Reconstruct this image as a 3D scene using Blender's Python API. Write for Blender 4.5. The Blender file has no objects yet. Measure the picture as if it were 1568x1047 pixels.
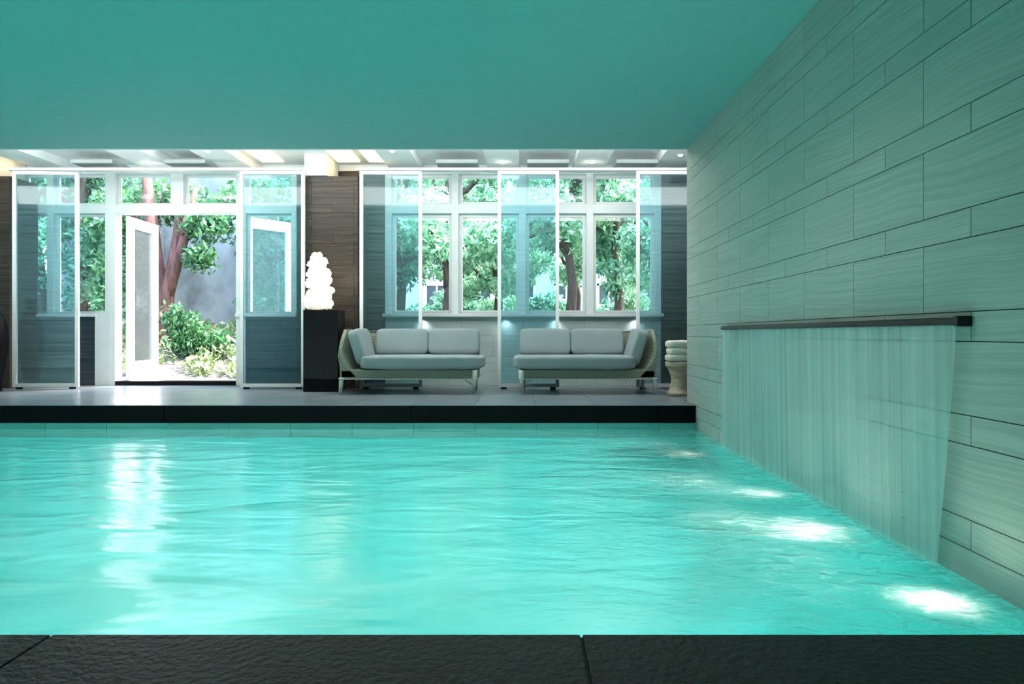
import bpy, bmesh, math, random
import numpy as np
from mathutils import Vector, Matrix, noise
random.seed(4); rng=np.random.default_rng(4)
S=bpy.context.scene
S.view_settings.view_transform='Standard'
F=1045.0
def PX(px,D): return (px-801)*D/F
def PZ(py,D): return 0.8+(511-py)*D/F
COL=S.collection

# ---------------------------------------------------------------- materials
def newmat(n):
    m=bpy.data.materials.new(n); m.use_nodes=True
    nt=m.node_tree; nt.nodes.clear()
    o=nt.nodes.new('ShaderNodeOutputMaterial')
    return m,nt,o
def N(nt,t,**k):
    n=nt.nodes.new(t)
    for a,b in k.items():
        if a in n.inputs.keys(): n.inputs[a].default_value=b
        else: setattr(n,a,b)
    return n
def c4(c): return (c[0],c[1],c[2],1)
def coords(nt,scale=(1,1,1),rot=(0,0,0)):
    tc=N(nt,'ShaderNodeTexCoord'); mp=N(nt,'ShaderNodeMapping')
    mp.inputs['Scale'].default_value=scale; mp.inputs['Rotation'].default_value=rot
    nt.links.new(tc.outputs['Object'],mp.inputs['Vector']); return mp
def ramp(nt,stops):
    r=N(nt,'ShaderNodeValToRGB'); e=r.color_ramp.elements
    e[0].position=stops[0][0]; e[0].color=c4(stops[0][1])
    e[1].position=stops[-1][0]; e[1].color=c4(stops[-1][1])
    for p,c in stops[1:-1]:
        q=e.new(p); q.color=c4(c)
    return r
def plain(name,c,rough=.5,var=.08,nscale=6,bump=0.0,bscale=60,metal=0,spec=.5,scale=(1,1,1)):
    m,nt,o=newmat(name); L=nt.links
    p=N(nt,'ShaderNodeBsdfPrincipled'); p.inputs['Roughness'].default_value=rough
    p.inputs['Metallic'].default_value=metal; p.inputs['Specular IOR Level'].default_value=spec
    mp=coords(nt,scale); nz=N(nt,'ShaderNodeTexNoise'); nz.inputs['Scale'].default_value=nscale; nz.inputs['Detail'].default_value=5
    L.new(mp.outputs[0],nz.inputs['Vector'])
    lo=tuple(max(0,x*(1-var)) for x in c); hi=tuple(min(1,x*(1+var)) for x in c)
    r=ramp(nt,[(.3,lo),(.7,hi)]); L.new(nz.outputs['Fac'],r.inputs[0]); L.new(r.outputs[0],p.inputs['Base Color'])
    if bump:
        n2=N(nt,'ShaderNodeTexNoise'); n2.inputs['Scale'].default_value=bscale; n2.inputs['Detail'].default_value=6
        L.new(mp.outputs[0],n2.inputs['Vector'])
        b=N(nt,'ShaderNodeBump'); b.inputs['Strength'].default_value=bump; b.inputs['Distance'].default_value=.01
        L.new(n2.outputs['Fac'],b.inputs['Height']); L.new(b.outputs[0],p.inputs['Normal'])
    L.new(p.outputs[0],o.inputs[0]); return m
def emis(name,c,s):
    m,nt,o=newmat(name); e=N(nt,'ShaderNodeEmission'); e.inputs[0].default_value=c4(c); e.inputs[1].default_value=s
    nt.links.new(e.outputs[0],o.inputs[0]); return m
def grain(name,lo,hi,scale,rough=.45,warp=3.0,bump=.15,tvar=.06,wscale=.9,spec=.5):
    """stone / veneer with streaky grain, per-tile shift"""
    m,nt,o=newmat(name); L=nt.links
    p=N(nt,'ShaderNodeBsdfPrincipled'); p.inputs['Roughness'].default_value=rough; p.inputs['Specular IOR Level'].default_value=spec
    tc=N(nt,'ShaderNodeTexCoord'); geo=N(nt,'ShaderNodeNewGeometry')
    ml=N(nt,'ShaderNodeVectorMath',operation='SCALE'); ml.inputs[0].default_value=(3.1,7.7,5.3)
    L.new(geo.outputs['Random Per Island'],ml.inputs['Scale'])
    ad=N(nt,'ShaderNodeVectorMath',operation='ADD'); L.new(tc.outputs['Object'],ad.inputs[0]); L.new(ml.outputs[0],ad.inputs[1])
    w=N(nt,'ShaderNodeTexNoise'); w.inputs['Scale'].default_value=wscale; L.new(ad.outputs[0],w.inputs['Vector'])
    ws=N(nt,'ShaderNodeVectorMath',operation='SCALE'); ws.inputs['Scale'].default_value=warp*.12; L.new(w.outputs['Color'],ws.inputs[0])
    ad2=N(nt,'ShaderNodeVectorMath',operation='ADD'); L.new(ad.outputs[0],ad2.inputs[0]); L.new(ws.outputs[0],ad2.inputs[1])
    mp=N(nt,'ShaderNodeMapping'); mp.inputs['Scale'].default_value=scale; L.new(ad2.outputs[0],mp.inputs[0])
    nz=N(nt,'ShaderNodeTexNoise'); nz.inputs['Scale'].default_value=1; nz.inputs['Detail'].default_value=4; nz.inputs['Roughness'].default_value=.6
    L.new(mp.outputs[0],nz.inputs['Vector'])
    r=ramp(nt,[(.32,lo),(.68,hi)]); L.new(nz.outputs['Fac'],r.inputs[0])
    hsv=N(nt,'ShaderNodeHueSaturation'); L.new(r.outputs[0],hsv.inputs['Color'])
    mr=N(nt,'ShaderNodeMapRange'); mr.inputs['To Min'].default_value=1-tvar; mr.inputs['To Max'].default_value=1+tvar
    L.new(geo.outputs['Random Per Island'],mr.inputs[0]); L.new(mr.outputs[0],hsv.inputs['Value'])
    L.new(hsv.outputs[0],p.inputs['Base Color'])
    b=N(nt,'ShaderNodeBump'); b.inputs['Strength'].default_value=bump; b.inputs['Distance'].default_value=.01
    L.new(nz.outputs['Fac'],b.inputs['Height']); L.new(b.outputs[0],p.inputs['Normal'])
    L.new(p.outputs[0],o.inputs[0]); return m

M={}
M['ceil']=plain('plaster_pool_cast',(.235,.465,.45),.8,.02,spec=.2)  # teal cast of the pool light is mixed into the base colour
M['white']=plain('white_paint',(.86,.88,.88),.45,.03)
M['whiteceil']=plain('white_ceiling_paint',(.80,.84,.84),.6,.02)
M['panelgrey']=plain('panel_underside_shade',(.34,.39,.39),.6,.02)  # grey carries the shade under the ceiling panels
M['stone']=grain('sandstone_tile',(.345,.385,.345),(.48,.52,.465),(1,.7,85),.55,1.6,.10,.025,.7,spec=.35)
M['grout']=plain('grout',(.10,.16,.14),.8)
M['dark']=grain('dark_striped_tile',(.022,.018,.016),(.085,.066,.052),(1.2,1.2,44),.4,1.2,.12,spec=.3)
M['bluedark']=grain('dark_blue_tile',(.022,.033,.045),(.06,.08,.11),(1.2,1.2,40),.3,1.2)
M['pale']=grain('pale_tile',(.48,.57,.56),(.58,.66,.65),(1.2,1.2,20),.45,1.5)
M['deck']=grain('deck_tile',(.16,.20,.23),(.22,.26,.30),(2,5,1),.28,1.5,.05)
M['black']=plain('black_stone_slab',(.006,.012,.012),.5,.4,9,1.0,45,spec=.25)
M['blackriser']=plain('black_riser_stone',(.003,.004,.005),.5,.3,spec=.08)
M['blackgloss']=plain('black_lacquer',(.005,.004,.005),.35,.2,spec=.2)
M['chrome']=plain('dark_steel',(.02,.03,.03),.3,.1,metal=.8)
M['pool']=plain('turquoise_pool_plaster',(.10,.69,.65),.6,.05,.5)
M['poolback']=grain('teal_pool_tile',(.10,.36,.33),(.16,.44,.40),(2,2,9),.4)
M['cush']=plain('grey_outdoor_fabric',(.28,.34,.355),.9,.04,4,.25,400)
M['towel']=plain('towel_cotton',(.78,.76,.70),.95,.05,8,.6,150)
M['legm']=plain('pale_metal',(.46,.52,.48),.4,.05)
M['stool']=grain('bleached_wood',(.36,.31,.21),(.58,.52,.38),(6,6,20),.55)
M['bark']=plain('bark',(.13,.06,.045),.9,.5,5,1.0,30,scale=(3,3,.6))
M['bark2']=plain('bark_grey',(.07,.05,.04),.9,.4,5,1.0,30,scale=(3,3,.6))
M['concrete']=plain('weathered_concrete',(.30,.31,.295),.9,.5,1.4,.6,12,scale=(1,1,.7))
M['ground']=plain('gravel_soil',(.13,.115,.11),.95,.35,9,.8,40)
M['bld']=plain('pale_render',(.62,.68,.66),.8,.05)
M['winglass_dark']=plain('dark_window',(.05,.07,.08),.15,.1)
M['lamp']=emis('lamp_glow',(1,.93,.8),14)
M['led']=emis('led_warm',(1,.70,.36),4)

def wick():
    m,nt,o=newmat('woven_wicker'); L=nt.links
    p=N(nt,'ShaderNodeBsdfPrincipled'); p.inputs['Roughness'].default_value=.6
    mp=coords(nt,(1,1,1)); 
    a=N(nt,'ShaderNodeTexWave'); a.bands_direction='Z'; a.inputs['Scale'].default_value=22; L.new(mp.outputs[0],a.inputs[0])
    b=N(nt,'ShaderNodeTexWave'); b.bands_direction='DIAGONAL'; b.inputs['Scale'].default_value=14; L.new(mp.outputs[0],b.inputs[0])
    mu=N(nt,'ShaderNodeMath',operation='MULTIPLY'); L.new(a.outputs['Fac'],mu.inputs[0]); L.new(b.outputs['Fac'],mu.inputs[1])
    r=ramp(nt,[(.0,(.12,.145,.11)),(.6,(.42,.47,.37))]); L.new(mu.outputs[0],r.inputs[0]); L.new(r.outputs[0],p.inputs['Base Color'])
    bp=N(nt,'ShaderNodeBump'); bp.inputs['Strength'].default_value=.6; bp.inputs['Distance'].default_value=.01
    L.new(mu.outputs[0],bp.inputs['Height']); L.new(bp.outputs[0],p.inputs['Normal'])
    L.new(p.outputs[0],o.inputs[0]); return m
M['wicker']=wick()

def glassmat(name,tint,haze,hazecol,rough=.02,streak=True):
    m,nt,o=newmat(name); L=nt.links
    t=N(nt,'ShaderNodeBsdfTransparent'); t.inputs[0].default_value=c4(tint)
    g=N(nt,'ShaderNodeBsdfGlossy'); g.inputs['Roughness'].default_value=rough
    d=N(nt,'ShaderNodeBsdfDiffuse'); d.inputs[0].default_value=c4(hazecol)
    tr=N(nt,'ShaderNodeBsdfTranslucent'); tr.inputs[0].default_value=c4(hazecol)
    dm=N(nt,'ShaderNodeMixShader'); dm.inputs[0].default_value=.5; L.new(d.outputs[0],dm.inputs[1]); L.new(tr.outputs[0],dm.inputs[2])
    m1=N(nt,'ShaderNodeMixShader')
    m1.inputs[0].default_value=haze
    if streak:
        mp=coords(nt,(.3,.3,26)); nz=N(nt,'ShaderNodeTexNoise'); nz.inputs['Scale'].default_value=1; L.new(mp.outputs[0],nz.inputs[0])
        mr=N(nt,'ShaderNodeMapRange'); mr.inputs['From Min'].default_value=.35; mr.inputs['From Max'].default_value=.65
        mr.inputs['To Min'].default_value=haze*.6; mr.inputs['To Max'].default_value=haze*1.4
        L.new(nz.outputs['Fac'],mr.inputs[0]); L.new(mr.outputs[0],m1.inputs[0])
    L.new(t.outputs[0],m1.inputs[1]); L.new(dm.outputs[0],m1.inputs[2])
    f=N(nt,'ShaderNodeFresnel'); f.inputs[0].default_value=1.45
    m2=N(nt,'ShaderNodeMixShader'); L.new(f.outputs[0],m2.inputs[0]); L.new(m1.outputs[0],m2.inputs[1]); L.new(g.outputs[0],m2.inputs[2])
    L.new(m2.outputs[0],o.inputs[0]); return m
M['glass']=glassmat('window_glass',(.95,.98,.97),.0,(1,1,1),streak=False)
M['doorglass']=glassmat('door_glass_glare_haze',(.88,.95,.95),.07,(.85,.98,1),streak=False)  # white haze mixed into the panes stands in for sun glare
M['screen']=glassmat('screen_glass',(.72,.89,.93),.085,(.6,.9,.97),.05)

def leafmat(name,lo,hi,tl=.35):
    m,nt,o=newmat(name); L=nt.links
    geo=N(nt,'ShaderNodeNewGeometry'); r=ramp(nt,[(0,lo),(1,hi)]); L.new(geo.outputs['Random Per Island'],r.inputs[0])
    p=N(nt,'ShaderNodeBsdfPrincipled'); p.inputs['Roughness'].default_value=.4; L.new(r.outputs[0],p.inputs['Base Color'])
    t=N(nt,'ShaderNodeBsdfTranslucent'); L.new(r.outputs[0],t.inputs[0])
    x=N(nt,'ShaderNodeMixShader'); x.inputs[0].default_value=tl; L.new(p.outputs[0],x.inputs[1]); L.new(t.outputs[0],x.inputs[2])
    L.new(x.outputs[0],o.inputs[0]); return m
M['leaf']=leafmat('tree_leaves',(.02,.13,.07),(.27,.54,.34),.45)
M['leaf2']=leafmat('bright_leaves',(.06,.26,.14),(.55,.80,.52),.45)
M['shrub']=leafmat('shrub_leaves',(.02,.10,.04),(.14,.32,.12),.35)
M['grass']=leafmat('pale_groundcover',(.12,.20,.07),(.32,.38,.20))

# water surface
def water():
    m,nt,o=newmat('pool_water'); L=nt.links
    tc=N(nt,'ShaderNodeTexCoord')
    def nzt(scale,s,det,dis):
        mp=N(nt,'ShaderNodeMapping'); mp.inputs['Scale'].default_value=scale; L.new(tc.outputs['Object'],mp.inputs[0])
        n=N(nt,'ShaderNodeTexNoise'); n.inputs['Scale'].default_value=s; n.inputs['Detail'].default_value=det; n.inputs['Distortion'].default_value=dis
        L.new(mp.outputs[0],n.inputs[0]); return n
    n1=nzt((.75,1.7,1),1.8,2,.5); n2=nzt((1,1.6,1),9,3,.9)
    sx=N(nt,'ShaderNodeSeparateXYZ'); L.new(tc.outputs['Object'],sx.inputs[0])
    near=N(nt,'ShaderNodeMapRange'); near.inputs['From Min'].default_value=-.6; near.inputs['From Max'].default_value=1.6
    near.inputs['To Min'].default_value=.06; near.inputs['To Max'].default_value=.5; L.new(sx.outputs[0],near.inputs[0])
    mu=N(nt,'ShaderNodeMath',operation='MULTIPLY'); L.new(n2.outputs['Fac'],mu.inputs[0]); L.new(near.outputs[0],mu.inputs[1])
    ad=N(nt,'ShaderNodeMath',operation='ADD'); L.new(n1.outputs['Fac'],ad.inputs[0]); L.new(mu.outputs[0],ad.inputs[1])
    b=N(nt,'ShaderNodeBump'); b.inputs['Strength'].default_value=.5; b.inputs['Distance'].default_value=.055; L.new(ad.outputs[0],b.inputs['Height'])
    t=N(nt,'ShaderNodeBsdfTransparent'); t.inputs[0].default_value=(.80,.99,.98,1)
    g=N(nt,'ShaderNodeBsdfGlossy'); g.inputs['Roughness'].default_value=.20; L.new(b.outputs[0],g.inputs['Normal'])
    tl=N(nt,'ShaderNodeBsdfTranslucent'); tl.inputs[0].default_value=(.85,1,.97,1)
    d=N(nt,'ShaderNodeBsdfDiffuse'); d.inputs[0].default_value=(.45,.90,.86,1)
    ms=N(nt,'ShaderNodeMixShader'); ms.inputs[0].default_value=.14; L.new(tl.outputs[0],ms.inputs[1]); L.new(d.outputs[0],ms.inputs[2])
    mr=N(nt,'ShaderNodeMapRange'); mr.inputs['From Min'].default_value=.35; mr.inputs['From Max'].default_value=.68
    mr.inputs['To Min'].default_value=.09; mr.inputs['To Max'].default_value=.22
    L.new(n1.outputs['Fac'],mr.inputs[0])
    m3=N(nt,'ShaderNodeMapRange'); m3.inputs['From Min'].default_value=.45; m3.inputs['From Max'].default_value=.75
    m3.inputs['To Min'].default_value=0; m3.inputs['To Max'].default_value=.5; L.new(n2.outputs['Fac'],m3.inputs[0])
    nr=N(nt,'ShaderNodeMapRange'); nr.inputs['From Min'].default_value=.4; nr.inputs['From Max'].default_value=1.9; L.new(sx.outputs[0],nr.inputs[0])
    m4=N(nt,'ShaderNodeMath',operation='MULTIPLY'); L.new(m3.outputs[0],m4.inputs[0]); L.new(nr.outputs[0],m4.inputs[1])
    m5=N(nt,'ShaderNodeMath',operation='ADD'); L.new(m4.outputs[0],m5.inputs[0]); L.new(mr.outputs[0],m5.inputs[1])
    # foam line where the sheet lands
    fo=N(nt,'ShaderNodeMapRange'); fo.inputs['From Min'].default_value=1.78; fo.inputs['From Max'].default_value=1.93
    fo.inputs['To Min'].default_value=0; fo.inputs['To Max'].default_value=.45; L.new(sx.outputs[0],fo.inputs[0])
    m6=N(nt,'ShaderNodeMath',operation='ADD'); m6.use_clamp=True; L.new(m5.outputs[0],m6.inputs[0]); L.new(fo.outputs[0],m6.inputs[1])
    m1=N(nt,'ShaderNodeMixShader'); L.new(m6.outputs[0],m1.inputs[0]); L.new(t.outputs[0],m1.inputs[1]); L.new(ms.outputs[0],m1.inputs[2])
    f=N(nt,'ShaderNodeFresnel'); f.inputs[0].default_value=1.42; L.new(b.outputs[0],f.inputs['Normal'])
    m2=N(nt,'ShaderNodeMixShader'); L.new(f.outputs[0],m2.inputs[0]); L.new(m1.outputs[0],m2.inputs[1]); L.new(g.outputs[0],m2.inputs[2])
    L.new(m2.outputs[0],o.inputs[0]); return m
M['water']=water()
def fall():
    m,nt,o=newmat('falling_water'); L=nt.links
    tc=N(nt,'ShaderNodeTexCoord')
    def nzt(scale,det):
        mp=N(nt,'ShaderNodeMapping'); mp.inputs['Scale'].default_value=scale; L.new(tc.outputs['Object'],mp.inputs[0])
        n=N(nt,'ShaderNodeTexNoise'); n.inputs['Scale'].default_value=1; n.inputs['Detail'].default_value=det; L.new(mp.outputs[0],n.inputs[0]); return n
    nz=nzt((0,20,.22),3); nb=nzt((0,2.4,.15),2)
    ad=N(nt,'ShaderNodeMath',operation='ADD'); L.new(nz.outputs['Fac'],ad.inputs[0]); L.new(nb.outputs['Fac'],ad.inputs[1])
    mr=N(nt,'ShaderNodeMapRange'); mr.inputs['From Min'].default_value=.70; mr.inputs['From Max'].default_value=1.32
    mr.inputs['To Min'].default_value=.26; mr.inputs['To Max'].default_value=.58; L.new(ad.outputs[0],mr.inputs[0])
    t=N(nt,'ShaderNodeBsdfTransparent'); t.inputs[0].default_value=(.93,1,.99,1)
    d=N(nt,'ShaderNodeBsdfDiffuse'); d.inputs[0].default_value=(.72,.89,.89,1)
    tl=N(nt,'ShaderNodeBsdfTranslucent'); tl.inputs[0].default_value=(.80,.95,.94,1)
    g=N(nt,'ShaderNodeBsdfGlossy'); g.inputs['Roughness'].default_value=.3
    a=N(nt,'ShaderNodeMixShader'); a.inputs[0].default_value=.2; L.new(d.outputs[0],a.inputs[1]); L.new(tl.outputs[0],a.inputs[2])
    c=N(nt,'ShaderNodeMixShader'); c.inputs[0].default_value=.20; L.new(a.outputs[0],c.inputs[1]); L.new(g.outputs[0],c.inputs[2])
    x=N(nt,'ShaderNodeMixShader'); L.new(mr.outputs[0],x.inputs[0]); L.new(t.outputs[0],x.inputs[1]); L.new(c.outputs[0],x.inputs[2])
    L.new(x.outputs[0],o.inputs[0]); return m
M['fall']=fall()
def alab():
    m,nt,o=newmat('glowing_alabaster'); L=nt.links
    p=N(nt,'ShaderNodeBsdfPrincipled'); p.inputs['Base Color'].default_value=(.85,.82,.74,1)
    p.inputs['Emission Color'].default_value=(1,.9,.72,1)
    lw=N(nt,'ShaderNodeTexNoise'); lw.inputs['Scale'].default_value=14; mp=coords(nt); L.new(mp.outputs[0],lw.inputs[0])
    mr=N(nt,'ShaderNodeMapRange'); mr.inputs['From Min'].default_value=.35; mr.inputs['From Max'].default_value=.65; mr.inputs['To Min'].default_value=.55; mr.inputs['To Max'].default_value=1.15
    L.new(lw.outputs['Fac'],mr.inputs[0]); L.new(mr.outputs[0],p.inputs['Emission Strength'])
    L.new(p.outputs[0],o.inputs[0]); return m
M['alab']=alab()

# ---------------------------------------------------------------- geometry helpers
def mesh(name,v,f,mat,parent=None,smooth=False):
    me=bpy.data.meshes.new(name); me.from_pydata([tuple(x) for x in v],[],f); me.update()
    if mat: me.materials.append(mat)
    if smooth:
        me.polygons.foreach_set('use_smooth',[True]*len(me.polygons))
    ob=bpy.data.objects.new(name,me); COL.objects.link(ob)
    if parent: ob.parent=parent
    return ob
BF=[(0,3,2,1),(4,5,6,7),(0,1,5,4),(1,2,6,5),(2,3,7,6),(3,0,4,7)]
def bverts(b):
    x0,x1,y0,y1,z0,z1=b
    return [(x0,y0,z0),(x1,y0,z0),(x1,y1,z0),(x0,y1,z0),(x0,y0,z1),(x1,y0,z1),(x1,y1,z1),(x0,y1,z1)]
def boxes(name,bs,mat,parent=None,bevel=0):
    v=[];f=[]
    for b in bs:
        k=len(v); v+=bverts(b); f+=[tuple(i+k for i in q) for q in BF]
    o=mesh(name,v,f,mat,parent)
    if bevel:
        m=o.modifiers.new('b','BEVEL'); m.width=bevel; m.segments=2
    return o
def box(name,x0,x1,y0,y1,z0,z1,mat,parent=None,bevel=0): return boxes(name,[(x0,x1,y0,y1,z0,z1)],mat,parent,bevel)
def empty(name,loc=(0,0,0)):
    e=bpy.data.objects.new(name,None); e.location=loc; e.empty_display_size=.2; COL.objects.link(e); return e
def cushion(name,c,s,mat,parent,n=5,rot=(0,0,0),sag=0):
    bm=bmesh.new(); bmesh.ops.create_cube(bm,size=2); bmesh.ops.subdivide_edges(bm,edges=bm.edges[:],cuts=11,use_grid_fill=True)
    R=Matrix.Rotation(rot[2],3,'Z')@Matrix.Rotation(rot[1],3,'Y')@Matrix.Rotation(rot[0],3,'X')
    for v in bm.verts:
        p=v.co.copy()
        q=Vector([math.copysign(abs(math.sin(a*math.pi/2))**.9,a) if a else 0 for a in p])
        r=(abs(q.x)**n+abs(q.y)**n+abs(q.z)**n)**(1/n); q=q/r
        q=Vector((q.x*s[0]/2,q.y*s[1]/2,q.z*s[2]/2))
        q+=Vector((0,0,1))*noise.noise(q*7+Vector(c)*3)*.008
        v.co=R@q+Vector(c)
    for fc in bm.faces: fc.smooth=True
    me=bpy.data.meshes.new(name); bm.to_mesh(me); bm.free(); me.materials.append(mat)
    o=bpy.data.objects.new(name,me); COL.objects.link(o); o.parent=parent; return o
def tube(name,paths,mat,parent=None,seg=10):
    v=[];f=[]
    for path,rad in paths:
        k0=len(v); P=[Vector(p) for p in path]
        for i,p in enumerate(P):
            t=(P[min(i+1,len(P)-1)]-P[max(i-1,0)]).normalized()
            u=t.cross(Vector((0.31,1,.12))).normalized(); w=t.cross(u)
            r=rad[i] if isinstance(rad,(list,tuple)) else rad
            for j in range(seg):
                a=2*math.pi*j/seg; v.append(p+u*math.cos(a)*r+w*math.sin(a)*r)
        for i in range(len(P)-1):
            for j in range(seg):
                a=k0+i*seg+j; b=k0+i*seg+(j+1)%seg; f.append((a,b,b+seg,a+seg))
        f.append(tuple(k0+j for j in range(seg))[::-1]); f.append(tuple(k0+(len(P)-1)*seg+j for j in range(seg)))
    return mesh(name,v,f,mat,parent,True)
def lathe(name,prof,c,mat,parent=None,seg=32):
    v=[];f=[]
    for r,z in prof:
        for j in range(seg):
            a=2*math.pi*j/seg; v.append((c[0]+r*math.cos(a),c[1]+r*math.sin(a),c[2]+z))
    for i in range(len(prof)-1):
        for j in range(seg):
            a=i*seg+j;b=i*seg+(j+1)%seg; f.append((a,b,b+seg,a+seg))
    f.append(tuple(range(seg))[::-1]); f.append(tuple((len(prof)-1)*seg+j for j in range(seg)))
    return mesh(name,v,f,mat,parent,True)
def tilewall(name,axis,a0,a1,z0,z1,face,thick,mat,parent,rows,tw,off=.5,gap=.004,phase=0,zref=0):
    bs=[]; per=sum(rows); k=math.floor((z0-zref)/per)
    z=zref+k*per; ri=0
    while z<z1:
        h=rows[ri%len(rows)]; lo=max(z,z0); hi=min(z+h,z1)
        if hi-lo>.01:
            s=a0-tw+((phase-a0)%tw)+(tw*off if ri%2 else 0)-tw
            while s<a1:
                l=max(s,a0); r=min(s+tw,a1)
                if r-l>.01:
                    if axis=='y': bs.append((face,face+thick,l+gap/2,r-gap/2,lo+gap/2,hi-gap/2))
                    else: bs.append((l+gap/2,r-gap/2,face,face+thick,lo+gap/2,hi-gap/2))
                s+=tw
        z+=h; ri+=1
    return boxes(name,bs,mat,parent)
def leaves(name,blobs,n,size,mat,parent=None,flat=.0):
    w=np.array([b[1][0]*b[1][1]*b[1][2] for b in blobs])**.7; w/=w.sum()
    idx=rng.choice(len(blobs),n,p=w)
    C=np.array([b[0] for b in blobs])[idx]; R=np.array([b[1] for b in blobs])[idx]
    d=rng.normal(size=(n,3)); d/=np.linalg.norm(d,axis=1)[:,None]
    rr=rng.random(n)**.5; P=C+d*R*rr[:,None]+rng.normal(size=(n,3))*.05
    a=rng.normal(size=(n,3)); a[:,2]-=.4; a/=np.linalg.norm(a,axis=1)[:,None]
    b=np.cross(a,rng.normal(size=(n,3))); b/=np.linalg.norm(b,axis=1)[:,None]
    s=(size*(.6+.8*rng.random(n)))[:,None]
    V=np.stack([P-a*s,P+b*s*.42,P+a*s,P-b*s*.42],1).reshape(-1,3)
    me=bpy.data.meshes.new(name); me.vertices.add(4*n); me.vertices.foreach_set('co',V.ravel())
    me.loops.add(4*n); me.loops.foreach_set('vertex_index',np.arange(4*n))
    me.polygons.add(n); me.polygons.foreach_set('loop_start',np.arange(n)*4)
    me.update(calc_edges=True); me.validate(); me.materials.append(mat)
    o=bpy.data.objects.new(name,me); COL.objects.link(o)
    if parent: o.parent=parent
    return o

# ---------------------------------------------------------------- constants
XW=1.94; YB=7.67; YN=1.82; YE=8.07; ZW=-.272; ZF=-1.6; XL=-8.6; YR=-1.5
ZC=2.985; DB=10.6; XR=4.0; ZU=3.42

# ---------------------------------------------------------------- pool shell (coved where floor meets the back and right walls)
R=1.1; v=[];f=[]
gx=list(np.linspace(XL,XW-R,50))+list(XW-R+R*np.sin(np.linspace(0,math.pi/2,26))[1:])
gy=list(np.linspace(YN,YB-R,50))+list(YB-R+R*np.sin(np.linspace(0,math.pi/2,26))[1:])
for y in gy:
    for x in gx:
        s=math.hypot(max(0,R-(XW-x)),max(0,R-(YB-y))); s=min(s,R)
        v.append((x,y,ZF+R-math.sqrt(max(0,R*R-s*s))))
nx_=len(gx)
for j in range(len(gy)-1):
    for i in range(nx_-1):
        a=j*nx_+i; f.append((a,a+1,a+1+nx_,a+nx_))
mesh('pool_floor',v,f,M['pool'],None,True)
box('pool_wall_near',XL,XW,YN-.25,YN-.001,ZF,-.201,M['pool'])
e=empty('pool_wall_back')
box('backing',XL,XW,YB+.02,YB+.3,ZF,-.2,M['grout'],e)
tilewall('tiles',"x",XL,XW,-.36,-.2,YB,.02,M['poolback'],e,[.162],.69,off=0,phase=.15,zref=-.362)
box('lower_face',XL,XW,YB,YB+.02,ZF,-.361,M['pool'],e)
box('pool_wall_left',XL-.2,XL,YN,YB,ZF,0,M['pool'])
box_w=mesh('pool_water',[(XL,YN,ZW),(XW-.001,YN,ZW),(XW-.001,YB,ZW),(XL,YB,ZW)],[(0,1,2,3)],M['water'])

# near deck slabs
e=empty('deck_near')
bs=[]; x=.155-1.411*8
while x<XW:
    x1=min(x+1.411,XW)
    if x1>XL: bs.append((max(x,XL)+.003,x1-.003,YR,YN,-.06,0))
    x+=1.411
boxes('slabs',bs,M['black'],e,.004)
box('bedding',XL,XW-.001,YR,YN-.004,-.2,-.061,M['blackriser'],e)
box('joint_fill',XL,XW-.001,YR,YN-.006,-.06,-.006,M['blackriser'],e)
# back deck
e=empty('deck_back')
bs=[]; x=-1.255-2.775*4
while x<XR:
    bs.append((max(x,XL)+.003,min(x+2.775,XW)-.003,YB-.012,YB+.06,-.198,-.006)) if x<XW and x+2.775>XL else None
    x+=2.775
boxes('riser_slabs',bs,M['blackriser'],e,.003)
bs=[]
for i in range(-13,7):
    for j in range(6):
        x0=i*.69+.135;y0=YB+j*.6
        a=max(x0,XL); b=min(x0+.69,XR); 
        if j==0: b=min(b,XW)
        if b>a: bs.append((a+.002,b-.002,(y0-.015 if j==0 else y0)+.002,min(y0+.6,DB+.1)-.002,-.2 if j else -.005,0))
boxes('deck_tiles',bs,M['deck'],e)
box('floor_slab',XL,XR,YB+.06,DB+.5,-.4,-.01,M['grout'],e)

# right wall
e=empty('wall_right')
box('core',XW+.012,XW+.22,YR,YE,ZF,ZC,M['grout'],e)
tilewall('stone_tiles',"y",YR,YE,-.31,ZC,XW,.014,M['stone'],e,[.130,.323],.70,off=.5,phase=3.307-.35,zref=1.22,gap=.005)
box('pool_face',XW,XW+.012,YN-.2,YB,ZF,-.311,M['pool'],e)
box('end_cap',XW,XW+.22,YE,YE+.014,0.0,ZC,M['stone'],e)
box('wall_left',XL-.2,XL,YR,DB+.3,0,ZU+.2,M['pale'])
box('wall_rear',XL-.2,XW+.22,YR-.2,YR,-.2,ZC,M['pale'])
box('wall_side_alcove',XR,XR+.2,YE,DB+.3,0,ZU+.2,M['dark'])
box('wall_alcove_front',XW+.22,XR+.2,YE-.2,YE,0,ZU+.2,M['dark'])

# ceilings
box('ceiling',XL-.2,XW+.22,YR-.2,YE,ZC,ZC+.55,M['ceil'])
e=empty('ceiling_back')
box('slab',XL-.2,XR+.2,YE,DB+.3,ZU,ZU+.25,M['whiteceil'],e)
bs=[]
for px in (60,232,352,615,770,905,1030):
    xc=PX(px,10.0); bs.append((xc-.24,xc+.24,YE+.002,DB-.02,3.29,ZU))
boxes('beams',bs,M['whiteceil'],e,.006)
bs=[]
for px in (163,300,703,838,970):
    xc=PX(px,10.1); bs.append((xc-.3,xc+.3,9.75,10.25,3.24,3.29))
boxes('panels',bs,M['panelgrey'],e,.006)
box('edge_lip',XL,XR,YE+.002,YE+.12,ZC+.02,ZU,M['whiteceil'],e)
bs=[]
for px,w in ((18,.14),(405,.16),(525,.17),(572,.14)):
    xc=PX(px,10.0); bs.append((xc-w,xc+w,9.72,10.35,ZU-.02,ZU-.005))
boxes('cove_led_strips',bs,M['led'],e)

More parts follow.
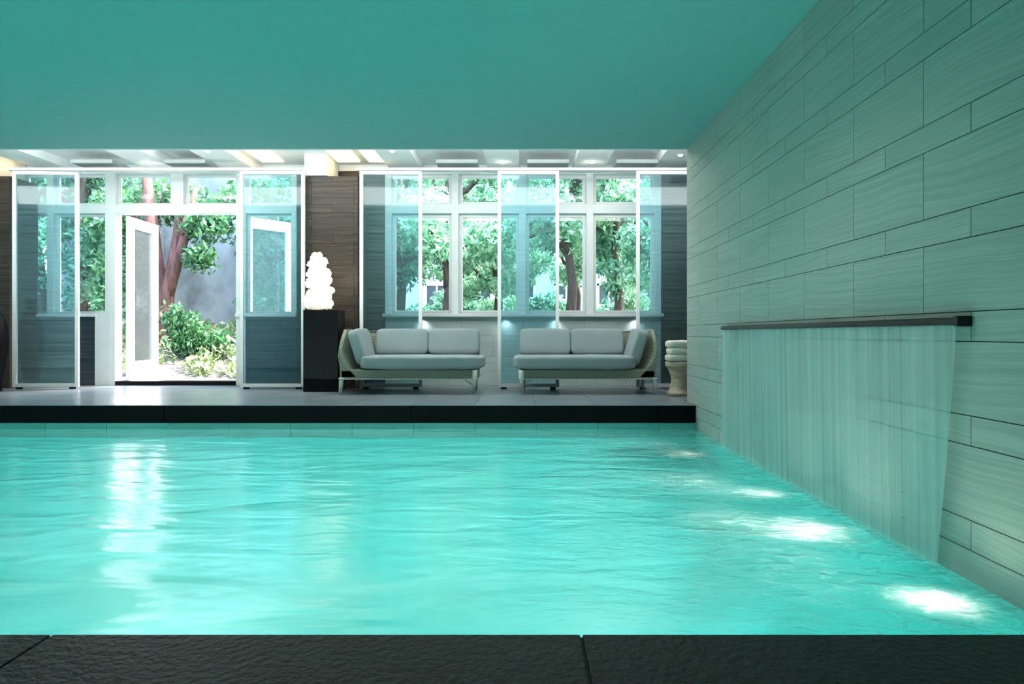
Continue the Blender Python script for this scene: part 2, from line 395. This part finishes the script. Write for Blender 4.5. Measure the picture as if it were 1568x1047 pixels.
def arealight(name,loc,rot,sx,sy,power,col,parent=None,spread=math.pi):
    l=bpy.data.lights.new(name,'AREA'); l.shape='RECTANGLE'; l.size=sx; l.size_y=sy; l.energy=power; l.color=col; l.spread=spread
    o=bpy.data.objects.new(name,l); o.location=loc; o.rotation_euler=rot; COL.objects.link(o)
    if parent: o.parent=parent
    return o
def spot(name,loc,d,power,col,size=1.6,blend=.8,r=.04,parent=None):
    l=bpy.data.lights.new(name,'SPOT'); l.energy=power; l.color=col; l.spot_size=size; l.spot_blend=blend; l.shadow_soft_size=r
    o=bpy.data.objects.new(name,l); o.location=loc; o.rotation_euler=Vector(d).to_track_quat('-Z','Y').to_euler(); COL.objects.link(o)
    if parent: o.parent=parent
    return o
def downlight(xc,D,z,power,col=(1,.93,.82),ang=1.9):
    e=empty('recessed_downlight')
    lathe('rim',[(.045,0),(.045,.012),(.03,.012)],(xc,D,z-.012),M['white'],e,20)
    lathe('lens',[(.028,0),(.028,.004)],(xc,D,z-.014),M['lamp'],e,16)
    spot('beam',(xc,D,z-.03),(0,0,-1),power,col,ang,.9,parent=e)
for px,D in ((1030,9.5),(232,9.9),(352,9.3),(615,9.3),(770,9.9),(905,9.9)):
    downlight(PX(px,10.0),D,3.289,45)
for x,y in ((.3,3.9),(-2.2,3.9),(-5.4,3.9)):  # added out-of-view downlights, neutral fill for the right wall and pool
    downlight(x,y,ZC,60,(1,.95,.9),2.4)

# ---------------------------------------------------------------- back wall
def bx(px): return PX(px,DB)
def bz(py): return PZ(py,DB)
zs=bz(480); zb0,zb1=bz(327),bz(313); ztop=bz(262)
WT=.22
e=empty('wall_back')
box('header',XL,XR,DB,DB+WT,ztop,ZU+.1,M['whiteceil'],e)
box('pier_left',XL,bx(28),DB,DB+WT,0,ztop,M['dark'],e)
box('pier_mid_core',bx(455),bx(590),DB+.012,DB+WT,0,ztop,M['grout'],e)
tilewall('pier_mid_tiles','x',bx(455),bx(590),0,ztop,DB,.012,M['dark'],e,[.32,.13],.7)
box('pier_right_core',bx(1012),XR,DB+.012,DB+WT,0,ztop,M['grout'],e)
tilewall('pier_right_tiles','x',bx(1012),XR,0,ztop,DB,.012,M['dark'],e,[.32,.13],.7)
box('knee_centre_core',bx(590),bx(1012),DB+.012,DB+WT,0,zs,M['grout'],e)
tilewall('knee_centre_tiles','x',bx(590),bx(1012),0,zs,DB,.012,M['pale'],e,[.45,.32],.95)
box('knee_left_core',bx(28),bx(147),DB+.012,DB+WT,0,zs,M['grout'],e)
tilewall('knee_left_tiles','x',bx(28),bx(147),0,zs,DB,.012,M['bluedark'],e,[.32,.13],.7)
box('knee_left2_core',bx(362),bx(455),DB+.012,DB+WT,0,zs,M['grout'],e)
tilewall('knee_left2_tiles','x',bx(362),bx(455),0,zs,DB,.012,M['bluedark'],e,[.32,.13],.7)
box('door_jamb_pier',bx(147),bx(170),DB-.03,DB+WT,0,zs+.02,M['white'],e,.004)
for i,px in enumerate((648,775,850,972)):
    spot('sill_light_%d'%i,(bx(px),DB-.07,zs-.07),(0,.03,-1),5,(.85,.95,1),2.2,1,.03,e)

def window(name,x0,x1,z0,z1,y=DB+.06,t=.05,fr=.05):
    e=empty(name)
    boxes('sash',[(x0,x0+fr,y,y+t,z0,z1),(x1-fr,x1,y,y+t,z0,z1),(x0+fr,x1-fr,y,y+t,z0,z0+fr),(x0+fr,x1-fr,y,y+t,z1-fr,z1)],M['white'],e,.004)
    box('pane',x0+fr,x1-fr,y+t*.4,y+t*.6,z0+fr,z1-fr,M['glass'],e)
    return e
wi=1
xs=[bx(p) for p in (590,697,800,903,1012)]
bs=[(xs[0],xs[-1],DB-.02,DB+.16,zb0,zb1),(xs[0],xs[-1],DB-.02,DB+.16,ztop-.05,ztop+.03)]
for i,xx in enumerate(xs):
    w=.055 if 0<i<4 else .05
    a=xx-w if 0<i<4 else (xx if i==0 else xx-2*w)
    bs.append((a,a+2*w,DB-.022,DB+.16,zs,ztop))
boxes('trim_1',bs,M['white'],None,.005)
box('trim_2',xs[0]-.03,xs[-1]+.03,DB-.08,DB+.2,zs-.05,zs,M['white'],None,.006)
for i in range(4):
    a=xs[i]+(.055 if i else .1); b=xs[i+1]-(.055 if i<3 else .1)
    window('window_%d'%wi,a,b,zs,zb0); wi+=1
    window('window_%d'%wi,a,b,zb1,ztop-.05); wi+=1
xl=[bx(p) for p in (28,78,170,272,371,455)]
bs=[(xl[0],xl[-1],DB-.02,DB+.16,zb0,zb1),(xl[0],xl[-1],DB-.02,DB+.16,ztop-.05,ztop+.03),
    (xl[0],xl[0]+.08,DB-.022,DB+.16,zs,ztop),(xl[-1]-.08,xl[-1],DB-.022,DB+.16,zs,ztop),
    (xl[1]-.05,xl[1]+.05,DB-.022,DB+.16,zs,ztop),
    (xl[2]-.08,xl[2]+.08,DB-.022,DB+.16,0,ztop),
    (xl[3]-.10,xl[3]+.10,DB-.022,DB+.16,zb1,ztop),
    (xl[4]-.09,xl[4]+.06,DB-.022,DB+.16,0,ztop)]
boxes('trim_3',bs,M['white'],None,.005)
boxes('trim_4',[(bx(28),bx(150),DB-.06,DB+.2,zs-.05,zs),(bx(362),bx(455),DB-.06,DB+.2,zs-.05,zs)],M['white'],None,.006)
for a,b in ((xl[0]+.08,xl[1]-.05),(xl[1]+.05,xl[2]-.08),(xl[4]+.06,xl[5]-.08)):
    window('window_%d'%wi,a,b,zs,zb0,fr=.035); wi+=1
    window('window_%d'%wi,a,b,zb1,ztop-.05,fr=.03); wi+=1
for a,b in ((xl[2]+.08,xl[3]-.10),(xl[3]+.10,xl[4]-.09)):
    window('window_%d'%wi,a,b,zb1,ztop-.05,fr=.03); wi+=1
box('door_threshold',bx(170)+.085,bx(371)-.095,DB-.04,DB+.14,.0,.07,M['blackgloss'],None,.005)
def door(name,hx,hy,ang,w=.93,z0=.06,z1=zb0-.01):
    e=empty(name,(hx,hy,0)); e.rotation_euler=(0,0,ang)
    s=.17; t=.05
    boxes('frame',[(0,s,-t/2,t/2,z0,z1),(w-s,w,-t/2,t/2,z0,z1),(s,w-s,-t/2,t/2,z1-s,z1),(s,w-s,-t/2,t/2,z0,z0+.3)],M['white'],e,.004)
    box('pane',s,w-s,-.006,.006,z0+.3,z1-s,M['doorglass'],e)
    tube('handle',[([(w-.05,-.03,1.0),(w-.05,-.08,1.0),(w-.16,-.08,1.0)],.01)],M['chrome'],e,8)
    return e
door('door_1',bx(184),DB+.20,math.radians(92))
door('door_2',bx(362),DB+.20,math.radians(50))

# columns (dark striped)
for nm,a,b,bb in (('column',470,548,502),('column.001',-90,15,-4)):
    x0=PX(a,10.0);x1=PX(b,10.0)
    e=empty(nm)
    box('core',x0+.012,x1-.012,10.012,DB-.001,0,3.10,M['grout'],e)
    tilewall('tiles','x',x0,x1,0,3.11,10.0,.012,M['dark'],e,[.32,.13],.62)
    boxes('side_cladding',[(x0,x0+.012,10.013,DB-.025,0,3.11),(x1-.012,x1,10.013,DB-.025,0,3.11)],M['dark'],e)
    box('bulkhead',x0-.02,PX(bb,10.0),9.95,DB-.03,3.11,ZU-.001,M['whiteceil'],e)

# sliding glass screens
def screen(px0,px1,D=10.02,ang=0,top=262,fr=.05):
    zt=PZ(top,D); x0=PX(px0,D); x1=PX(px1,D); w=x1-x0
    e=empty('glass_screen_panel',(x0,D,0)); e.rotation_euler=(0,0,ang)
    boxes('frame',[(0,fr,-.02,.02,.03,zt),(w-fr,w,-.02,.02,.03,zt),(fr,w-fr,-.02,.02,.03,.03+fr),(fr,w-fr,-.02,.02,zt-fr,zt)],M['white'],e,.003)
    box('pane',fr,w-fr,-.005,.005,.03+fr,zt-fr,M['screen'],e)
    boxes('floor_guides',[(.05,.13,-.015,.015,.0,.03),(w-.13,w-.05,-.015,.015,0,.03)],M['blackgloss'],e)
    return e
screen(20,118,9.88,math.radians(3)); screen(368,467,9.88)
screen(551,646,9.88,math.radians(2)); screen(762,856,9.88); screen(974,1060,9.88)
boxes('screen_ceiling_track',[(PX(15,9.9),PX(467,9.9),9.84,9.98,PZ(262,9.88)+.005,PZ(262,9.88)+.04),(PX(548,9.9),XR-.01,9.84,9.98,PZ(262,9.88)+.005,PZ(262,9.88)+.04)],M['white'])

# ---------------------------------------------------------------- sofas
def sofa(name,x0,mirror):
    L=1.84; e=empty(name)
    e.location=(x0 if not mirror else x0+L,8.98,0)
    sg=-1 if mirror else 1
    def B(n,bs,mat,bev=0): 
        r=[]
        for b in bs:
            a,c=(b[0]*sg,b[1]*sg); r.append((min(a,c),max(a,c))+tuple(b[2:]))
        return boxes(n,r,mat,e,bev)
    Dp=.84
    B('base',[(.02,L-.03,.02,Dp-.02,.21,.33)],M['wicker'],.02)
    B('base_rail',[(.0,L-.01,.0,Dp,.198,.212)],M['legm'],.005)
    v=[];f=[]; ny=14; nz=10
    for j in range(ny+1):
        t=j/ny; y=.02+t*(Dp-.02); top=.50+.34*min(1,(t/.35))**.6 
        for side in (0,1):
            for k in range(nz+1):
                s=k/nz; z=.22+(top-.22)*s
                xo=.02-.03*s**2; xi=xo+.045+.17*(1-s)**1.6
                v.append(((xo if side==0 else xi)*sg,y,z))
    w=nz+1
    for j in range(ny):
        for side in (0,1):
            for k in range(nz):
                a=j*2*w+side*w+k; q=(a,a+1,a+1+2*w,a+2*w); f.append(q if side==0 else q[::-1])
        a=j*2*w+nz; f.append((a,a+w,a+w+2*w,a+2*w)); 
    for j in (0,ny):
        for k in range(nz):
            a=j*2*w+k; f.append((a,a+w,a+w+1,a+1))
    o=mesh('arm',v,f,M['wicker'],e,False)
    v=[];f=[]; nx=24
    for i in range(nx+1):
        t=i/nx; xx=.02+(L-.06)*t; top=.82-.05*t
        for (yy,zz) in ((Dp-.10,.30),(Dp-.02,top),(Dp+.03,top),(Dp,.22)):
            v.append((xx*sg,yy,zz))
    for i in range(nx):
        for k in range(4):
            a=i*4+k;b=i*4+(k+1)%4; f.append((a,b,b+4,a+4))
    f.append((0,1,2,3)); f.append((nx*4+3,nx*4+2,nx*4+1,nx*4))
    mesh('back',v,f,M['wicker'],e)
    tube('rim',[([( .01*sg,.03,.50),(.005*sg,.12,.68),(0.0,.33,.845),(0,.7,.85),(.04*sg,Dp+.01,.84),(L*.5*sg,Dp+.01,.80),((L-.05)*sg,Dp+.01,.775),((L-.04)*sg,Dp,.3)],.016)],M['wicker'],e)
    tube('legs',[([(.035*sg,.04,.22),(.03*sg,.02,.10),(.02*sg,.0,.0)],[.035,.026,.016]),
                 ([((L-.05)*sg,.04,.32),((L-.05)*sg,.02,.15),((L-.07)*sg,.0,.0)],[.045,.028,.016]),
                 ([(.06*sg,Dp-.05,.22),(.05*sg,Dp-.02,0)],[.03,.016]),
                 ([((L-.08)*sg,Dp-.05,.25),((L-.08)*sg,Dp-.02,0)],[.03,.016]),
                 ([((L-.20)*sg,.05,.21),((L-.09)*sg,.035,.13)],[.012,.012])],M['legm'],e)
    cushion('seat_cushion',((.18+(L-.16)/2+.06)*sg,.40,.42),(L-.20,.86,.185),M['cush'],e,8)
    cushion('back_cushion_1',(.73*sg,.68,.68),(.74,.19,.37),M['cush'],e,8,(math.radians(-12),0,0))
    cushion('back_cushion_2',(1.46*sg,.68,.68),(.72,.19,.37),M['cush'],e,8,(math.radians(-12),0,0))
    cushion('side_cushion',(.235*sg,.38,.63),(.17,.68,.48),M['cush'],e,7,(0,math.radians(-17)*sg,0))
    return e
sofa('outdoor_sofa',PX(518,8.98),False)
sofa('outdoor_sofa',PX(1007,8.98)-1.84,True)

# ---------------------------------------------------------------- pedestal + sculpture
box('plinth',-3.03,-2.55,9.4,9.78,0,1.13,M['blackgloss'],None,.006)
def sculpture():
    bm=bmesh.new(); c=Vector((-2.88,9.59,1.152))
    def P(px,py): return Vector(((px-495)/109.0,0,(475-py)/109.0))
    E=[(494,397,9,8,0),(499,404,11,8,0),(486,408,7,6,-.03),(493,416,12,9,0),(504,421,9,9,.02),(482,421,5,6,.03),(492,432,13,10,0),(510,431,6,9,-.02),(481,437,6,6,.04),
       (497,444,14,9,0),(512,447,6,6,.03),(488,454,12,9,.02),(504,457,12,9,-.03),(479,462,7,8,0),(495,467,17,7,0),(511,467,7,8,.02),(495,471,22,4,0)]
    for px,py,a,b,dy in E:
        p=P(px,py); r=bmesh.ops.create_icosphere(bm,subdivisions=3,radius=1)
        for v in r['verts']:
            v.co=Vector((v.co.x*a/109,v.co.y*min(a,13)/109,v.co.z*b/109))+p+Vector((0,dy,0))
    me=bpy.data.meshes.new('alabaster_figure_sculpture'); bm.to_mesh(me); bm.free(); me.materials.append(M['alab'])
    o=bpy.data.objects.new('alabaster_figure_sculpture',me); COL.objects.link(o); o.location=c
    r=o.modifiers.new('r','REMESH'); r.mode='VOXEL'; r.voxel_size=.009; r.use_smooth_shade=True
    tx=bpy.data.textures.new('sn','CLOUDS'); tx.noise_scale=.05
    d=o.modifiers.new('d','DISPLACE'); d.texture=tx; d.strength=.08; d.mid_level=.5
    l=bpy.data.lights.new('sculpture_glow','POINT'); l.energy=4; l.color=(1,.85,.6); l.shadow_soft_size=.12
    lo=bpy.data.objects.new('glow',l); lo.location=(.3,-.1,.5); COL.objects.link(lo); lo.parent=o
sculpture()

lathe('tall_dark_vase',[(.08,0),(.09,.02),(.10,.15),(.15,.45),(.17,.70),(.15,.95),(.08,1.12),(.055,1.2),(.08,1.32),(.07,1.32),(.04,1.2)],(PX(-8,9.5),9.5,0),M['blackgloss'])

# stool + towels
e=empty('carved_side_stool')
lathe('body',[(.145,0),(.155,.012),(.155,.045),(.14,.05),(.12,.10),(.105,.16),(.10,.20),(.105,.25),(.125,.31),(.15,.365),(.165,.37),(.175,.385),(.175,.43),(.17,.44)],(2.03,8.9,0),M['stool'],e)
e=empty('folded_towel_stack')
for i,(w,dx) in enumerate(((.35,0),(.34,.012),(.30,-.02))):
    cushion('towel_%d'%(i+1),(2.03+dx,8.88,.443+.049+i*.088),(w,.29,.098),M['towel'],e,4)

# ---------------------------------------------------------------- waterfall
e=empty('waterfall_spout')
box('blade',1.88,XW-.001,2.975,6.5,.838,.862,M['chrome'],e,.003)
box('top_lip',1.886,XW-.001,2.975,6.5,.863,.873,M['chrome'],e)
box('end_plate',1.875,XW-.001,2.945,2.975,.832,.878,M['chrome'],e,.003)
nu,nv=500,24; v=[];f=[]
for j in range(nv+1):
    t=j/nv; z=.837+(ZW-.837)*t
    n0=2.985+.16*t**1.2; n1=6.46+.14*t
    for i in range(nu+1):
        u=i/nu; y=n0+(n1-n0)*u
        x=1.892+.016*t+ .006*t*noise.noise(Vector((y*6,z*.8,0)))+.002*noise.noise(Vector((y*15,z*.5,3)))
        v.append((x,y,z))
for j in range(nv):
    for i in range(nu):
        a=j*(nu+1)+i; f.append((a,a+1,a+nu+2,a+nu+1))
mesh('waterfall',v,f,M['fall'],None,True)

# ---------------------------------------------------------------- underwater lights
WARM=(1,.96,.82); CY=(.90,1,1)
e=empty('underwater_lighting')
for D,x,dz,pw in ((2.74,1.67,.13,16),(3.75,1.55,.24,24),(3.95,1.2,.3,9),(4.6,1.60,.17,8),(5.0,1.2,.35,7),(6.1,1.45,.2,6)):
    spot('bubble_uplight',(x,D,ZW-dz),(-.1,0,1),pw,WARM,2.1,1,.05,e)
for D,p in ((3.2,50),(4.8,55),(6.6,40)):
    spot('side_beam',(XW-.15,D,-.6),(-1,0,-.3),p,CY,2.5,1,.06,e)
for x,p in ((-7,260),(-5,265),(-3,260),(-1.2,200),(.3,85)):
    spot('end_beam',(x,YN+.06,-.6),(0,1,-.42),p,CY,2.4,1,.06,e)

# ---------------------------------------------------------------- garden
def gh(x,y):
    t=min(1,max(0,(y-11.2)/4.5)); return -.02+.95*t*t*(3-2*t)+.05*noise.noise(Vector((x*.8,y*.8,0)))*min(1,max(0,(y-11)/1))
v=[];f=[];nx,ny=60,50
for j in range(ny+1):
    for i in range(nx+1):
        x=-20+38*i/nx; y=DB+.22+(30*(j/ny)**1.5); v.append((x,y,gh(x,y)-.02))
for j in range(ny):
    for i in range(nx):
        a=j*(nx+1)+i; f.append((a,a+1,a+nx+2,a+nx+1))
mesh('garden_ground',v,f,M['ground'],None,True)
gw=empty('garden_boundary')
box('face',-11.5,-4.2,17.0,17.3,.6,5.6,M['concrete'],gw)
boxes('buttress',[(-9.3,-8.95,16.8,17.0,.6,5.6),(-6.9,-6.6,16.85,17.0,.6,5.6)],M['concrete'],gw)

def tree(name,base,trunks,blobs,n,size,bark,leaf):
    e=empty(name,base); tube('trunk',trunks,bark,e,10)
    leaves('foliage',blobs,n,size,leaf,e); return e
b0=(PX(240,14),14.0,gh(PX(240,14),14)-.05)
tree('multi_stem_tree',b0,[
  ([(0,0,0),(-.02,0,.6),(.0,.05,1.3),(-.08,0,2.2),(-.2,0,3.4)],[.27,.20,.16,.14,.10]),
  ([(.06,0,.1),(.15,.05,.7),(.22,.05,1.2),(.40,.1,2.2),(.5,.1,3.5)],[.17,.15,.13,.12,.08]),
  ([(.2,.05,.9),(.38,.0,1.5),(.6,.0,2.3),(.8,0,3.2)],[.10,.10,.09,.05]),
  ([(0,.0,1.3),(-.25,.1,1.9),(-.5,.1,2.8)],[.08,.07,.05])],
  [((-.9,.3,2.6),(.7,.7,.7)),((0,.5,3.0),(.9,.5,.5)),((1.0,.0,2.5),(.6,.5,.45)),((1.0,-.2,1.75),(.35,.3,.3)),((-.9,-.1,1.3),(.35,.4,.9)),((-.3,-.3,.45),(.2,.2,.4)),((1.8,.5,3.0),(.8,.6,.5))],5200,.085,M['bark'],M['shrub'])
sb=(PX(300,13.2),13.2,gh(PX(300,13.2),13.2))
tree('leafy_shrub',sb,[([(0,0,0),(-.15,0,.4),(-.35,0,.9)],[.03,.02,.01]),([(0,0,0),(.2,0,.4),(.4,0,.6)],[.03,.02,.01])],
  [((-.2,0,.45),(.35,.3,.45)),((.3,0,.3),(.4,.3,.25)),((-.45,0,.75),(.18,.18,.25)),((0,0,.15),(.6,.3,.2))],1500,.07,M['bark'],M['shrub'])
bl=[]
for i in range(150):
    y=12.0+3.2*random.random(); x=PX(190,y)+(PX(375,y)-PX(190,y))*random.random()*1.3-.3
    s=.08+.12*random.random(); bl.append(((x,y,gh(x,y)+s*.5),(s*1.3,s*1.3,s)))
leaves('groundcover_plants',bl,5200,.06,M['grass'])
boxes('garden_step',[(-6.4,-4.4,DB+.26,DB+.9,-.1,-.005)],M['concrete'],None,.02)

def bigtree(px,D,h,seed,leaf,n=7000,spread=1.5,zlow=1.0):
    random.seed(seed); b=(PX(px,D),D,gh(0,D)-.05); T=[];B=[]
    T.append(([(0,0,0),(.08,0,1.0),(-.06,0,2.0),(.1,0,h)],[.14,.11,.09,.05]))
    for i in range(7):
        a=random.uniform(0,6.28); z=random.uniform(1.0,h*.8); r=random.uniform(.5,spread); 
        T.append(([(0,0,z),(math.cos(a)*r*.5,math.sin(a)*r*.5,z+.35),(math.cos(a)*r,math.sin(a)*r,z+.9)],[.06,.045,.02]))
        B.append(((math.cos(a)*r,math.sin(a)*r,z+.9),(.6,.6,.42)))
    for i in range(20):
        B.append(((random.uniform(-spread,spread),random.uniform(-.8,.8),random.uniform(zlow,h+.5)),(random.uniform(.3,.6),.45,random.uniform(.2,.4))))
    tree('garden_tree',b,T,B,n,.075,M['bark2'],leaf)
bigtree(683,15,4.0,1,M['leaf2'],11000); bigtree(872,15.5,4.2,2,M['leaf2'],12000); bigtree(945,17,4.4,3,M['leaf'],12000); bigtree(760,18,4.5,5,M['leaf2'],14000,2.2)
bigtree(880,20,4.8,6,M['leaf2'],16000,2.6,.6); bigtree(1000,19,4.8,7,M['leaf2'],14000,2.2,.6); bigtree(700,21,4.8,14,M['leaf2'],14000,2.4,.6)
bigtree(610,16,4.2,8,M['leaf'],10000); bigtree(1020,15,4.2,9,M['leaf'],8000); bigtree(60,15,4.0,11,M['leaf'],9000,1.4,.3); bigtree(125,15,4.2,12,M['leaf'],8000,1.0,.2); bigtree(440,15.2,4,13,M['leaf'],8000,1.0,.3)
leaves('garden_hedge',[((x,23.5,1.3+.3*math.sin(x*2)),(.7,.4,.7)) for x in np.arange(-4,7,.7)],14000,.09,M['leaf'])
e=empty('neighbour_building')
box('facade',-6,12,27,32,0,9,M['bld'],e)
ws=[];wf=[]
for i in range(-3,7):
    for zc in (1.9,4.6):
        x=i*1.7; ws.append((x-.4,x+.4,26.95,27.0,zc-.8,zc+.8))
        wf+=[(x-.48,x-.4,26.9,27,zc-.88,zc+.88),(x+.4,x+.48,26.9,27,zc-.88,zc+.88),(x-.48,x+.48,26.9,27,zc+.8,zc+.88),(x-.48,x+.48,26.9,27,zc-.88,zc-.8),(x-.03,x+.03,26.9,27,zc-.8,zc+.8),(x-.4,x+.4,26.9,27,zc,zc+.06)]
boxes('windows',ws,M['winglass_dark'],e); boxes('window_frames',wf,M['white'],e)

# ---------------------------------------------------------------- light
w=bpy.data.worlds.new('World'); S.world=w; w.use_nodes=True; nt=w.node_tree; nt.nodes.clear()
o=nt.nodes.new('ShaderNodeOutputWorld'); bg=nt.nodes.new('ShaderNodeBackground'); sk=nt.nodes.new('ShaderNodeTexSky')
sk.sky_type='NISHITA'; sk.sun_disc=False; sk.sun_elevation=math.radians(48); sk.sun_rotation=math.radians(60); sk.dust_density=3
nt.links.new(sk.outputs[0],bg.inputs[0]); bg.inputs[1].default_value=3.0; nt.links.new(bg.outputs[0],o.inputs[0])
l=bpy.data.lights.new('sun','SUN'); l.energy=27; l.angle=.03; l.color=(1,.97,.92)
q=bpy.data.objects.new('sun',l); q.rotation_euler=Vector((-.7,-.10,-.85)).to_track_quat('-Z','Y').to_euler(); COL.objects.link(q); q.location=(0,0,12)
arealight('lounge_cove_light',(-2.5,8.9,3.22),(math.pi,0,0),9,.25,120,(1,.95,.88))
arealight('back_wall_fill',(-2.3,8.24,3.12),(math.radians(72),0,0),12,.3,100,(1,.97,.93))  # added fill light that brightens the back wall, not an actual fitting

cam=bpy.data.cameras.new('camera'); cam.lens=24; cam.sensor_width=36; cam.shift_x=-17/1568; cam.shift_y=-12.5/1568; cam.clip_end=200
co=bpy.data.objects.new('camera',cam); co.location=(0,0,.8); co.rotation_euler=(math.pi/2,0,0); COL.objects.link(co); S.camera=co
